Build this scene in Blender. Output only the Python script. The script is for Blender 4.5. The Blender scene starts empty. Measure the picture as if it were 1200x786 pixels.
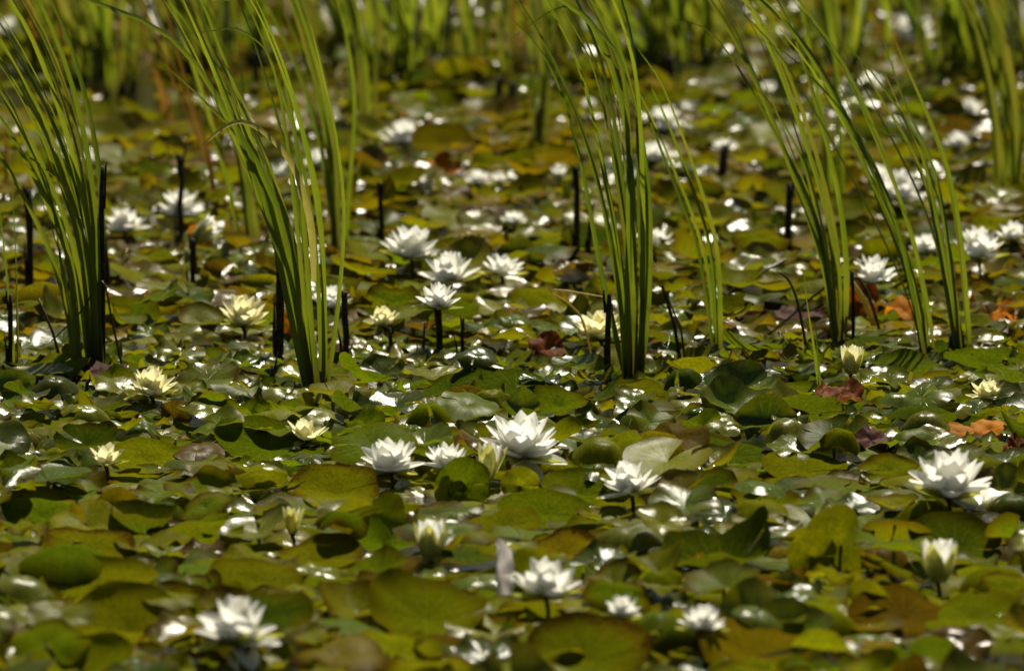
import bpy, math, random
import numpy as np
from mathutils import Vector, Matrix, Euler

# ------------------------------------------------------------------ camera, sky, sun, exposure
scene = bpy.context.scene
col = scene.collection
W, H, F, CAMH = 1200.0, 786.0, 9800.0, 2.08
HOR = -930.0                                   # picture row of the horizon
PITCH = math.atan((H / 2 - HOR) / F)
cam_d = bpy.data.cameras.new('camera')
cam = bpy.data.objects.new('camera', cam_d)
col.objects.link(cam)
cam.location = (0, 0, CAMH)
cam.rotation_euler = (math.pi / 2 - PITCH, 0, 0)
cam_d.sensor_width = 36.0
cam_d.lens = 36.0 * F / W
cam_d.clip_start = 0.1
cam_d.clip_end = 2000
cam_d.dof.use_dof = True
cam_d.dof.focus_distance = 14.4
cam_d.dof.aperture_fstop = 5.2
cam_d.dof.aperture_blades = 7
scene.camera = cam

SUN_EL, SUN_AZ = 55.0, 14.0
world = bpy.data.worlds.new('World')
scene.world = world
world.use_nodes = True
wn = world.node_tree.nodes
wl = world.node_tree.links
wn.clear()
sky = wn.new('ShaderNodeTexSky')
sky.sky_type = 'NISHITA'
sky.sun_disc = False
sky.sun_elevation = math.radians(SUN_EL)
sky.sun_rotation = math.radians(SUN_AZ)
bg = wn.new('ShaderNodeBackground')
bg.inputs['Strength'].default_value = 0.05
wo = wn.new('ShaderNodeOutputWorld')
wl.new(sky.outputs[0], bg.inputs[0])
wl.new(bg.outputs[0], wo.inputs[0])

sl = bpy.data.lights.new('sun', 'SUN')
sl.energy = 5.0
sl.angle = math.radians(0.6)
sl.color = (1.0, 0.915, 0.74)
sun = bpy.data.objects.new('sun', sl)
col.objects.link(sun)
e, a = math.radians(SUN_EL), math.radians(SUN_AZ)
sun.rotation_euler = Vector((math.sin(a) * math.cos(e), math.cos(a) * math.cos(e), math.sin(e))).to_track_quat('Z', 'Y').to_euler()
sun.location = (3, 20, 20)

vs = scene.view_settings
vs.view_transform = 'Standard'
vs.look = 'None'
vs.exposure = 0.5
vs.gamma = 1.0
vs.use_curve_mapping = False
scene.cycles.use_denoising = True
scene.cycles.max_bounces = 8
scene.cycles.transmission_bounces = 5
scene.cycles.caustics_reflective = False
scene.cycles.caustics_refractive = False
scene.cycles.sample_clamp_indirect = 4.0

rnd = random.Random(11)
R = math.radians

# ------------------------------------------------------------------ picture <-> place
CP, SP = math.cos(PITCH), math.sin(PITCH)

def ray(px, py):
    u, v = (px - W / 2) / F, (H / 2 - py) / F
    return Vector((u, CP + v * SP, -SP + v * CP))

def gp(px, py, z=0.0):                          # point of the level plane z seen at a pixel
    d = ray(px, py)
    return Vector((0, 0, CAMH)) + d * ((z - CAMH) / d.z)

def at(px, py, Y):                              # point of the upright plane y = Y seen at a pixel
    d = ray(px, py)
    return Vector((0, 0, CAMH)) + d * (Y / d.y)

def pix(p):
    x, y, z = p[0], p[1], p[2] - CAMH
    dep = y * CP - z * SP
    up = y * SP + z * CP
    return W / 2 + F * x / dep, H / 2 - F * up / dep

def mpp(p):                                     # metres per pixel at a point
    return (p[1] * CP - (p[2] - CAMH) * SP) / F

# ------------------------------------------------------------------ helpers
def sstep(a, b, x):
    t = np.clip((x - a) / (b - a), 0, 1)
    return t * t * (3 - 2 * t)

def new_mesh(name, v, f, mats, attrs=None):
    me = bpy.data.meshes.new(name)
    me.from_pydata([tuple(map(float, p)) for p in v], [], [tuple(q) for q in f])
    for m in mats:
        me.materials.append(m)
    me.polygons.foreach_set('use_smooth', [True] * len(me.polygons))
    for k, arr in (attrs or {}).items():
        at_ = me.color_attributes.new(k, 'FLOAT_COLOR', 'POINT')
        at_.data.foreach_set('color', np.asarray(arr, dtype=np.float32).ravel())
    me.update()
    return me

def obj(name, me, parent=None, loc=None):
    o = bpy.data.objects.new(name, me)
    col.objects.link(o)
    if parent is not None:
        o.parent = parent
    if loc is not None:
        o.location = loc
    return o

def tag(o, label=None, cat=None, group=None, kind=None):
    if label: o['label'] = label
    if cat: o['category'] = cat
    if group: o['group'] = group
    if kind: o['kind'] = kind
    return o

def thing(name, loc, label, cat, group=None):
    o = obj(name, None, None, loc)
    return tag(o, label, cat, group)

# ------------------------------------------------------------------ materials
def mat(name):
    m = bpy.data.materials.new(name)
    m.use_nodes = True
    nt = m.node_tree
    nt.nodes.clear()
    return m, nt, nt.nodes, nt.links

class NB:
    """small node builder"""
    def __init__(s, name):
        s.m, s.nt, s.n, s.l = mat(name)
    def node(s, t, **kw):
        nd = s.n.new(t)
        for k, v in kw.items():
            setattr(nd, k, v)
        return nd
    def put(s, sock, v):
        if hasattr(v, 'is_output') or isinstance(v, bpy.types.NodeSocket):
            s.l.new(v, sock)
        else:
            sock.default_value = v
    def math(s, op, a, b=0.0, clamp=False):
        nd = s.node('ShaderNodeMath', operation=op, use_clamp=clamp)
        s.put(nd.inputs[0], a); s.put(nd.inputs[1], b)
        return nd.outputs[0]
    def ramp(s, x, lo, hi):
        nd = s.node('ShaderNodeMapRange', interpolation_type='SMOOTHSTEP')
        s.put(nd.inputs[0], x); nd.inputs[1].default_value = lo; nd.inputs[2].default_value = hi
        return nd.outputs[0]
    def mix(s, f, a, b, bt='MIX'):
        nd = s.node('ShaderNodeMix', data_type='RGBA', blend_type=bt)
        s.put(nd.inputs[0], f); s.put(nd.inputs[6], a); s.put(nd.inputs[7], b)
        return nd.outputs[2]
    def noise(s, vec, scale, detail=4.0, rough=0.6):
        nd = s.node('ShaderNodeTexNoise')
        s.put(nd.inputs['Vector'], vec)
        nd.inputs['Scale'].default_value = scale
        nd.inputs['Detail'].default_value = detail
        nd.inputs['Roughness'].default_value = rough
        return nd.outputs[0]
    def attr(s, name):
        return s.node('ShaderNodeAttribute', attribute_name=name)
    def sep(s, c):
        nd = s.node('ShaderNodeSeparateColor')
        s.put(nd.inputs[0], c)
        return nd.outputs
    def bump(s, h, strength, dist):
        nd = s.node('ShaderNodeBump')
        nd.inputs['Strength'].default_value = strength
        nd.inputs['Distance'].default_value = dist
        s.put(nd.inputs['Height'], h)
        return nd.outputs[0]
    def leafy(s, base, trans, fac, rough, normal=None, spec=0.5, coat=None):
        p = s.node('ShaderNodeBsdfPrincipled')
        s.put(p.inputs['Base Color'], base); s.put(p.inputs['Roughness'], rough)
        s.put(p.inputs['Specular IOR Level'], spec)
        t = s.node('ShaderNodeBsdfTranslucent')
        s.put(t.inputs['Color'], trans)
        mx = s.node('ShaderNodeMixShader')
        s.put(mx.inputs[0], fac)
        s.l.new(p.outputs[0], mx.inputs[1]); s.l.new(t.outputs[0], mx.inputs[2])
        if normal is not None:
            s.l.new(normal, p.inputs['Normal'])
        o = s.node('ShaderNodeOutputMaterial')
        s.l.new(mx.outputs[0], o.inputs[0])
        return s.m

def pad_material():
    b = NB('lily_pad_leaf')
    pos = b.node('ShaderNodeNewGeometry')
    P = pos.outputs['Position']
    tint = b.attr('tint').outputs['Color']
    pa = b.attr('pad')
    wet = pa.outputs['Alpha']
    pr = b.sep(pa.outputs['Color'])          # r, angle, wear
    r, th, wear = pr[0], pr[1], pr[2]
    n1 = b.noise(P, 22, 5)
    n2 = b.noise(P, 160, 4, 0.7)
    n3 = b.noise(P, 520, 3, 0.7)
    # veins fan out from the stalk
    vein = b.math('ABSOLUTE', b.math('SINE', b.math('MULTIPLY', th, 2 * math.pi * 8.0)))
    vein = b.math('MULTIPLY', b.ramp(vein, 0.22, 0.02), b.ramp(r, 1.05, 0.4))
    # yellowing towards the rim, browned speckle
    yel = b.math('MULTIPLY', b.ramp(b.math('ADD', b.math('MULTIPLY', n1, 0.8), b.math('MULTIPLY', r, 0.5)), 0.62, 0.98), b.math('MULTIPLY', wear, 0.9))
    c = b.mix(yel, tint, (0.19, 0.130, 0.003, 1))
    br = b.ramp(b.math('ADD', b.math('ADD', b.math('MULTIPLY', n2, 0.9), b.math('MULTIPLY', n1, 0.35)), b.math('MULTIPLY', b.math('POWER', r, 3.0), 0.34)), 0.74, 0.94)
    br = b.math('MULTIPLY', br, b.math('MULTIPLY', wear, 1.1), True)
    c = b.mix(br, c, (0.050, 0.024, 0.003, 1))
    c = b.mix(b.math('MULTIPLY', b.ramp(n3, 0.54, 0.70), b.math('MULTIPLY', wear, 0.75)), c, (0.04, 0.025, 0.008, 1))
    c = b.mix(1.0, c, b.mix(b.ramp(n2, 0.3, 0.7), (0.62, 0.68, 0.6, 1), (1.28, 1.22, 1.1, 1)), 'MULTIPLY')
    c = b.mix(b.math('MULTIPLY', vein, 0.75), c, b.mix(0.5, c, (0.24, 0.26, 0.03, 1)))
    # dull, reddish underside
    under = b.mix(b.ramp(n1, 0.35, 0.65), b.mix(0.45, c, (0.15, 0.12, 0.008, 1)), b.mix(0.35, c, (0.13, 0.065, 0.008, 1)))
    base = b.mix(pos.outputs['Backfacing'], c, under)
    tr = b.mix(1.0, b.mix(b.math('MULTIPLY', vein, 0.5), c, b.mix(0.5, c, (0.01, 0.02, 0.0, 1))), (1.75, 1.7, 1.0, 1), 'MULTIPLY')
    rough = b.math('MULTIPLY_ADD', n2, 0.30)
    b.n[-1].inputs[2].default_value = 0.12 if False else 0.0
    rnode = b.node('ShaderNodeMapRange')
    b.put(rnode.inputs[0], n1)
    rnode.inputs[1].default_value = 0.3; rnode.inputs[2].default_value = 0.7
    rnode.inputs[3].default_value = 0.11; rnode.inputs[4].default_value = 0.20
    rgh = b.math('ADD', rnode.outputs[0], b.math('MULTIPLY', b.math('SUBTRACT', 1.0, wet), 0.34))
    spc = b.math('MULTIPLY', b.ramp(wet, 0.12, 0.9), 0.24)
    hgt = b.math('ADD', b.math('MULTIPLY', n2, 0.6), b.math('ADD', b.math('MULTIPLY', vein, -0.35), b.math('MULTIPLY', n3, 0.22)))
    nrm = b.bump(hgt, 0.7, 0.0011)
    return b.leafy(base, tr, 0.40, rgh, nrm, spc)

def simple_leaf(name, c0, c1, trm, fac, rough, scale=60.0, attr_base=None, spec=0.4, bumpd=0.002):
    """two-tone leaf or petal; attr_base = (attribute channel 0..1 along, lo, hi, colour at the low end)"""
    b = NB(name)
    g = b.node('ShaderNodeNewGeometry')
    n = b.noise(g.outputs['Position'], scale, 4)
    c = b.mix(b.ramp(n, 0.35, 0.65), c0 + (1,), c1 + (1,))
    oi = b.node('ShaderNodeObjectInfo')
    c = b.mix(1.0, c, b.mix(oi.outputs['Random'], (0.72, 0.78, 0.7, 1) if fac < .5 else (0.95, 0.95, 0.93, 1), (1.2, 1.12, 1.1, 1) if fac < .5 else (1, 1, 1, 1)), 'MULTIPLY')
    if attr_base:
        t = b.sep(b.attr('along').outputs['Color'])[0]
        for lo, hi, colr in attr_base:
            c = b.mix(b.ramp(t, hi, lo) if lo < hi else b.ramp(t, hi, lo), c, colr + (1,))
    tr = b.mix(1.0, c, trm + (1,), 'MULTIPLY')
    return b.leafy(c, tr, fac, rough, b.bump(n, 0.35, bumpd), spec)

M = {}
M['pad'] = pad_material()
M['white'] = simple_leaf('petal_white', (0.86, 0.85, 0.80), (0.90, 0.90, 0.86), (1, 1, 0.98), 0.6, 0.5, 40,
                         [(0.0, 0.25, (0.78, 0.74, 0.42))], 0.3)
M['cream'] = simple_leaf('petal_cream', (0.86, 0.82, 0.48), (0.88, 0.85, 0.58), (1, 1, 0.95), 0.6, 0.5, 40,
                         [(0.0, 0.25, (0.72, 0.62, 0.18))], 0.3)
M['sepal'] = simple_leaf('sepal_green', (0.30, 0.33, 0.05), (0.44, 0.44, 0.12), (1.4, 1.4, 1.0), 0.4, 0.4, 60,
                         [(0.0, 0.5, (0.22, 0.26, 0.03))], 0.4)
M['sepal_pale'] = simple_leaf('sepal_pale', (0.50, 0.50, 0.12), (0.66, 0.64, 0.26), (1.1, 1.1, 0.9), 0.55, 0.45, 60,
                         [(0.0, 0.35, (0.34, 0.38, 0.06))], 0.3)
M['stamen'] = simple_leaf('stamen_yellow', (0.75, 0.50, 0.04), (0.80, 0.58, 0.08), (1, 1, 0.7), 0.3, 0.5, 200)
M['reed'] = simple_leaf('reed_blade_green', (0.082, 0.118, 0.010), (0.118, 0.148, 0.014), (2.25, 2.15, 1.2), 0.48, 0.36, 9,
                        [(0.02, 0.17, (0.035, 0.026, 0.010))], 0.5)
M['reed_yellow'] = simple_leaf('reed_blade_yellowing', (0.105, 0.132, 0.014), (0.150, 0.145, 0.022), (2.0, 1.95, 1.2), 0.42, 0.42, 12,
                               [(0.02, 0.2, (0.05, 0.03, 0.01))], 0.4)
M['reed_dead'] = simple_leaf('reed_blade_dead', (0.22, 0.11, 0.018), (0.28, 0.16, 0.035), (1.5, 1.4, 1.0), 0.38, 0.5, 15,
                             [(0.02, 0.2, (0.07, 0.035, 0.012))], 0.3)
M['straw'] = simple_leaf('reed_stalk_straw', (0.36, 0.31, 0.09), (0.44, 0.37, 0.14), (1.5, 1.5, 1), 0.49, 0.45, 40)
M['stump'] = simple_leaf('stump_dark', (0.016, 0.011, 0.006), (0.065, 0.040, 0.018), (1, 1, 1), 0.0, 0.7, 90, None, 0.2, 0.003)
M['stem'] = simple_leaf('stem_brown', (0.06, 0.05, 0.015), (0.09, 0.06, 0.02), (1, 1, 1), 0.1, 0.35, 60)
M['orange'] = simple_leaf('dead_pad_orange', (0.40, 0.13, 0.003), (0.54, 0.21, 0.004), (1.5, 1.3, 1), 0.42, 0.6, 45, None, 0.05)
M['rust'] = simple_leaf('dead_pad_rust', (0.10, 0.028, 0.005), (0.19, 0.055, 0.007), (1.6, 1.3, 1), 0.36, 0.6, 60, None, 0.05)
M['maroon'] = simple_leaf('dead_pad_maroon', (0.030, 0.008, 0.006), (0.06, 0.016, 0.009), (1.5, 1.2, 1), 0.2, 0.6, 60, None, 0.05)

def water_material():
    b = NB('pond_water')
    g = b.node('ShaderNodeNewGeometry')
    n1 = b.noise(g.outputs['Position'], 9, 3)
    n2 = b.noise(g.outputs['Position'], 70, 4, 0.65)
    p = b.node('ShaderNodeBsdfPrincipled')
    b.put(p.inputs['Base Color'], b.mix(b.ramp(n1, 0.3, 0.7), (0.010, 0.008, 0.004, 1), (0.022, 0.017, 0.007, 1)))
    p.inputs['Roughness'].default_value = 0.09
    p.inputs['IOR'].default_value = 1.33
    b.l.new(b.bump(b.math('ADD', n1, b.math('MULTIPLY', n2, 0.35)), 0.45, 0.012), p.inputs['Normal'])
    o = b.node('ShaderNodeOutputMaterial')
    b.l.new(p.outputs[0], o.inputs[0])
    return b.m
M['water'] = water_material()

# ------------------------------------------------------------------ water
wv = [(-400, -60, 0), (400, -60, 0), (400, 900, 0), (-400, 900, 0)]
tag(obj('water', new_mesh('water', wv, [(0, 1, 2, 3)], [M['water']])), kind='structure')

# ------------------------------------------------------------------ pads
TINTS = {  # base colours of the living pads
    'green': (0.100, 0.138, 0.003), 'dark green': (0.052, 0.078, 0.004), 'olive green': (0.134, 0.144, 0.003),
    'yellow-green': (0.172, 0.182, 0.003), 'ochre': (0.180, 0.138, 0.003), 'bronze': (0.100, 0.062, 0.004), 'pale': (0.74, 0.68, 0.70)}

def pad_geo(Rd, rg, notch=0.22, tilt=0, roll=0, yaw=0.0, cup=0.0, waves=(3, 0.01), curls=(), fold=None, el=1.0, res=1.0):
    """verts, faces, polar coordinates of one lily pad of radius Rd.
    curls: (direction, lift) raise the rim; fold: (direction, offset, angle, bend radius) turns a flap up"""
    nr = [0.0, 0.22, 0.45, 0.65, 0.82, 0.93, 1.0] if res > 0.8 else [0.0, 0.4, 0.75, 1.0]
    ns = 30 if res > 0.8 else 16
    v, pol, f = [], [], []
    th = notch / 2 + (2 * math.pi - notch) * np.arange(ns + 1) / ns
    k1, k2 = rg.uniform(0, 6.28), rg.uniform(0, 6.28)
    outline = 1 + 0.035 * np.sin(2 * th + k1) + 0.02 * np.sin(5 * th + k2)
    outline -= 0.10 * np.exp(-(np.minimum(th, 2 * math.pi - th) / 0.28) ** 2)
    wn_, wa = waves
    ph = rg.uniform(0, 6.28)
    lip = Rd * rg.choice([0.05, 0.07, 0.03, -0.05])
    pts = []
    for r in nr:
        x = Rd * r * outline * np.cos(th)
        y = Rd * r * outline * np.sin(th) * el
        z = cup * r * r + wa * (r ** 2.2) * np.sin(wn_ * th + ph) + 0.35 * wa * (r ** 3) * np.sin((2 * wn_ + 3) * th + k1)
        z = z - 0.006 * np.exp(-(r / 0.25) ** 2)
        z = z + lip * float(sstep(0.86, 1.0, r)) * (0.6 + 0.4 * np.sin(3 * th + k2))
        for cd, ca in curls:
            z = z + ca * float(sstep(0.35, 1.05, r)) * np.maximum(0, np.cos(th - cd)) ** 2.5
        pts.append(np.stack([x, y, z], 1))
    V = np.concatenate(pts)
    polar = np.concatenate([np.stack([np.full(ns + 1, r), th / (2 * math.pi)], 1) for r in nr])
    if fold:
        fd, off, ang, rho = fold
        c, s = math.cos(fd), math.sin(fd)
        u = V[:, 0] * c + V[:, 1] * s - off * Rd
        w = -V[:, 0] * s + V[:, 1] * c
        z = V[:, 2]
        L = rho * abs(ang)
        t = np.clip(u, 0, L) / rho * np.sign(ang)
        ex = np.maximum(u - L, 0)
        sg = np.sign(ang)
        nu = np.where(u > 0, rho * np.sin(np.abs(t)) + ex * np.cos(t), u) - np.where(u > 0, z * np.sin(t), 0)
        nz = np.where(u > 0, sg * rho * (1 - np.cos(t)) + ex * np.sin(t) + z * np.cos(t), z)
        nu = nu + off * Rd
        V = np.stack([nu * c - w * s, nu * s + w * c, nz], 1)
    m = ns + 1
    for i in range(len(nr) - 1):
        for j in range(ns):
            if i == 0:
                f.append((j, (i + 1) * m + j, (i + 1) * m + j + 1))
            else:
                f.append((i * m + j, (i + 1) * m + j, (i + 1) * m + j + 1, i * m + j + 1))
    Mx = (Matrix.Rotation(R(tilt), 3, 'X') @ Matrix.Rotation(R(roll), 3, 'Y') @ Matrix.Rotation(yaw, 3, 'Z'))
    V = V @ np.array(Mx).T
    return V, f, polar

PADS = []      # dict(x, y, V, f, polar, colour, wear, state, hand)

def add_pad(x, y, Rd, colour, wear, state, z0=0.004, sink=0.12, hand=False, jit=0.12, special=None, res=1.0, wet=None, **kw):
    rg = rnd
    V, f, pol = pad_geo(Rd, rg, res=res, **kw)
    zs = np.sort(V[:, 2])
    V[:, 2] += z0 - zs[int(len(zs) * sink)]
    t = np.array(TINTS[colour]) * (1 + rg.uniform(-jit, jit)) * np.array([1 + rg.uniform(-.08, .08), 1, 1])
    PADS.append(dict(x=x, y=y, R=Rd, V=V, f=f, pol=pol, colour=colour, tint=t, wear=wear, state=state, hand=hand, special=special, wet=wet if wet is not None else (0.05 if hand else 0.4)))

STATES = {'flat': 'lying flat', 'rim': 'with upturned rim', 'tilt': 'tilted up', 'fold': 'folded upright',
          'wavy': 'with wavy rim', 'droop': 'with drooping rim'}

# pads that stand out in the photograph: pixel of the middle of the pad where it meets the water, width in pixels
def hp(px, py, wpx, colour, wear, state, special=None, **kw):
    p = gp(px, py)
    add_pad(p.x, p.y, wpx * mpp(p) / 2 * (0.88 if wpx > 120 else 1.0), colour, wear, state, hand=True, special=special, **kw)

UP = math.pi / 2                                 # local direction away from the camera (yaw 0)
hp(392, 585, 112, 'yellow-green', 0.75, 'tilt', tilt=21, roll=-5, cup=0.012, waves=(4, 0.004), notch=0.05, special='large yellow-green lily pad with browned rim, tilted up before white lilies')
hp(318, 532, 150, 'green', 0.15, 'tilt', tilt=15, roll=7, cup=0.01, waves=(2, 0.006), notch=0.25)
hp(175, 550, 95, 'yellow-green', 0.05, 'tilt', tilt=19, roll=10, waves=(2, 0.004), notch=0.05)
hp(450, 642, 84, 'green', 0.1, 'tilt', tilt=24, roll=4, cup=0.015, waves=(3, 0.004), notch=0.05)
hp(543, 590, 66, 'green', 0.1, 'tilt', tilt=76, roll=-8, waves=(2, 0.004), notch=0.05)
hp(528, 590, 40, 'yellow-green', 0.1, 'tilt', tilt=78, roll=10, waves=(2, 0.004), notch=0.05)
hp(610, 585, 46, 'yellow-green', 0.2, 'tilt', tilt=78, roll=6, waves=(2, 0.004), notch=0.05)
hp(682, 585, 96, 'green', 0.2, 'tilt', tilt=20, roll=4, cup=0.01, waves=(2, 0.004), notch=0.1)
hp(640, 612, 112, 'green', 0.1, 'tilt', tilt=17, roll=6, waves=(2, 0.004), notch=0.1)
hp(590, 622, 95, 'olive green', 0.3, 'tilt', tilt=14, roll=-4, waves=(3, 0.005), notch=0.1)
hp(985, 668, 92, 'yellow-green', 0.15, 'fold', fold=(0, 0.0, R(46), 0.012), tilt=79, roll=-10, waves=(2, 0.004), notch=0.05, special='yellow-green lily pad folded upright into a tall veined fan')
hp(952, 672, 62, 'yellow-green', 0.1, 'tilt', tilt=77, roll=12, waves=(2, 0.004), notch=0.05)
hp(118, 708, 165, 'yellow-green', 0.25, 'tilt', tilt=20, roll=-4, cup=0.012, waves=(2, 0.006), notch=0.1)
hp(155, 745, 178, 'yellow-green', 0.35, 'fold', tilt=6, fold=(UP, -0.1, R(26), 0.03), waves=(3, 0.006), notch=0.1, special='wide yellow-green lily pad creased lengthwise with a browned fold')
hp(100, 795, 140, 'yellow-green', 0.25, 'tilt', tilt=17, cup=0.02, waves=(2, 0.006), notch=0.1)
hp(622, 700, 70, 'yellow-green', 0.1, 'tilt', tilt=74, roll=20, waves=(2, 0.004), notch=0.05)
hp(690, 784, 190, 'olive green', 0.85, 'tilt', tilt=19, roll=-5, cup=0.012, waves=(3, 0.006), notch=0.05, special='broad brown-stained olive lily pad below the half-hidden white lilies')
hp(885, 778, 165, 'ochre', 0.45, 'tilt', tilt=19, roll=5, cup=0.014, waves=(2, 0.012), notch=0.5, special='ochre lily pad with a deep notch, tilted beside a half-sunk white lily')
hp(500, 735, 170, 'olive green', 0.35, 'tilt', tilt=20, roll=9, cup=0.016, waves=(2, 0.012), notch=0.05)
hp(470, 775, 110, 'yellow-green', 0.3, 'tilt', tilt=14, roll=14, waves=(2, 0.008), notch=0.05)
hp(845, 668, 150, 'dark green', 0.1, 'rim', tilt=8, roll=-6, cup=0.03, curls=((R(20), 0.03),), notch=0.1)
hp(235, 640, 110, 'yellow-green', 0.3, 'tilt', tilt=16, roll=-6, waves=(2, 0.006), notch=0.1)
hp(170, 630, 85, 'dark green', 0.2, 'rim', tilt=4, cup=0.035, waves=(3, 0.004), notch=0.05, special='dark green lily pad cupped into a bowl with a pale rim')
hp(50, 615, 95, 'green', 0.1, 'tilt', tilt=18, roll=6, waves=(2, 0.004), notch=0.1)
hp(105, 650, 130, 'olive green', 0.85, 'tilt', tilt=13, roll=5, waves=(3, 0.006), notch=0.05)
hp(370, 665, 120, 'olive green', 0.6, 'tilt', tilt=14, roll=-5, waves=(3, 0.006), notch=0.05)
hp(300, 690, 130, 'olive green', 0.35, 'tilt', tilt=16, roll=3, waves=(2, 0.006), notch=0.05)
hp(660, 655, 110, 'ochre', 0.9, 'wavy', tilt=13, roll=-8, waves=(4, 0.008), notch=0.05)
hp(1120, 650, 120, 'dark green', 0.25, 'tilt', tilt=18, roll=8, cup=0.015, waves=(2, 0.006), notch=0.05)
hp(1140, 735, 120, 'olive green', 0.4, 'tilt', tilt=17, roll=-5, waves=(2, 0.01), notch=0.1)
hp(1060, 735, 150, 'bronze', 0.5, 'tilt', tilt=16, roll=6, waves=(2, 0.01), notch=0.05)
hp(703, 354, 36, 'dark green', 0.15, 'tilt', tilt=76, roll=-8, waves=(2, 0.003), notch=0.05, special='small dark round lily pad standing upright behind the tall reeds')
hp(605, 465, 118, 'dark green', 0.05, 'tilt', tilt=12, roll=5, waves=(2, 0.006), notch=0.3)
hp(525, 462, 90, 'dark green', 0.05, 'tilt', tilt=10, roll=-14, waves=(2, 0.01), notch=0.05)
hp(745, 470, 84, 'olive green', 0.2, 'tilt', tilt=14, roll=10, waves=(2, 0.006), notch=0.05)
hp(450, 352, 74, 'ochre', 0.3, 'tilt', tilt=14, roll=4, waves=(2, 0.006), notch=0.05)
hp(640, 365, 80, 'olive green', 0.25, 'droop', tilt=15, roll=10, cup=-0.02, waves=(2, 0.008), notch=0.05)
hp(935, 492, 130, 'green', 0.1, 'rim', tilt=12, roll=8, cup=0.01, waves=(2, 0.01), notch=0.05)
hp(1155, 430, 100, 'green', 0.05, 'tilt', tilt=9, roll=6, waves=(2, 0.006), notch=0.1)
hp(860, 540, 110, 'dark green', 0.05, 'tilt', tilt=10, roll=4, waves=(2, 0.006), notch=0.05)
hp(945, 560, 110, 'olive green', 0.2, 'tilt', tilt=13, roll=6, waves=(2, 0.006), notch=0.1)
hp(205, 500, 42, 'bronze', 0.7, 'fold', tilt=30, roll=30, fold=(UP, 0.0, R(60), 0.012), waves=(2, 0.004), notch=0.05)

# soaked, rumpled pads that flash in the sun
hp(572, 782, 105, 'dark green', 0.3, 'wavy', tilt=17, roll=4, waves=(6, 0.010), notch=0.2, wet=1.0)
hp(1128, 770, 80, 'bronze', 0.3, 'wavy', tilt=18, roll=-10, waves=(5, 0.010), notch=0.2, wet=1.0)
hp(705, 668, 90, 'dark green', 0.2, 'wavy', tilt=16, roll=-4, waves=(4, 0.010), notch=0.2, wet=1.0)
hp(775, 716, 70, 'dark green', 0.2, 'wavy', tilt=17, roll=6, waves=(4, 0.009), notch=0.2, wet=1.0)
hp(850, 610, 70, 'dark green', 0.1, 'wavy', tilt=18, roll=3, waves=(4, 0.008), notch=0.2, wet=1.0)
hp(825, 648, 80, 'dark green', 0.1, 'wavy', tilt=18, roll=12, waves=(4, 0.008), notch=0.2, wet=1.0)
hp(300, 600, 60, 'dark green', 0.1, 'wavy', tilt=17, roll=-8, waves=(4, 0.008), notch=0.2, wet=1.0)
hp(240, 655, 60, 'bronze', 0.1, 'wavy', tilt=17, roll=4, waves=(5, 0.008), notch=0.2, wet=1.0)
hp(465, 482, 70, 'dark green', 0.1, 'tilt', tilt=18, roll=-3, waves=(3, 0.006), notch=0.2, wet=1.0)
hp(22, 392, 70, 'dark green', 0.1, 'tilt', tilt=20, roll=4, waves=(3, 0.006), notch=0.2, wet=1.0)

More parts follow.
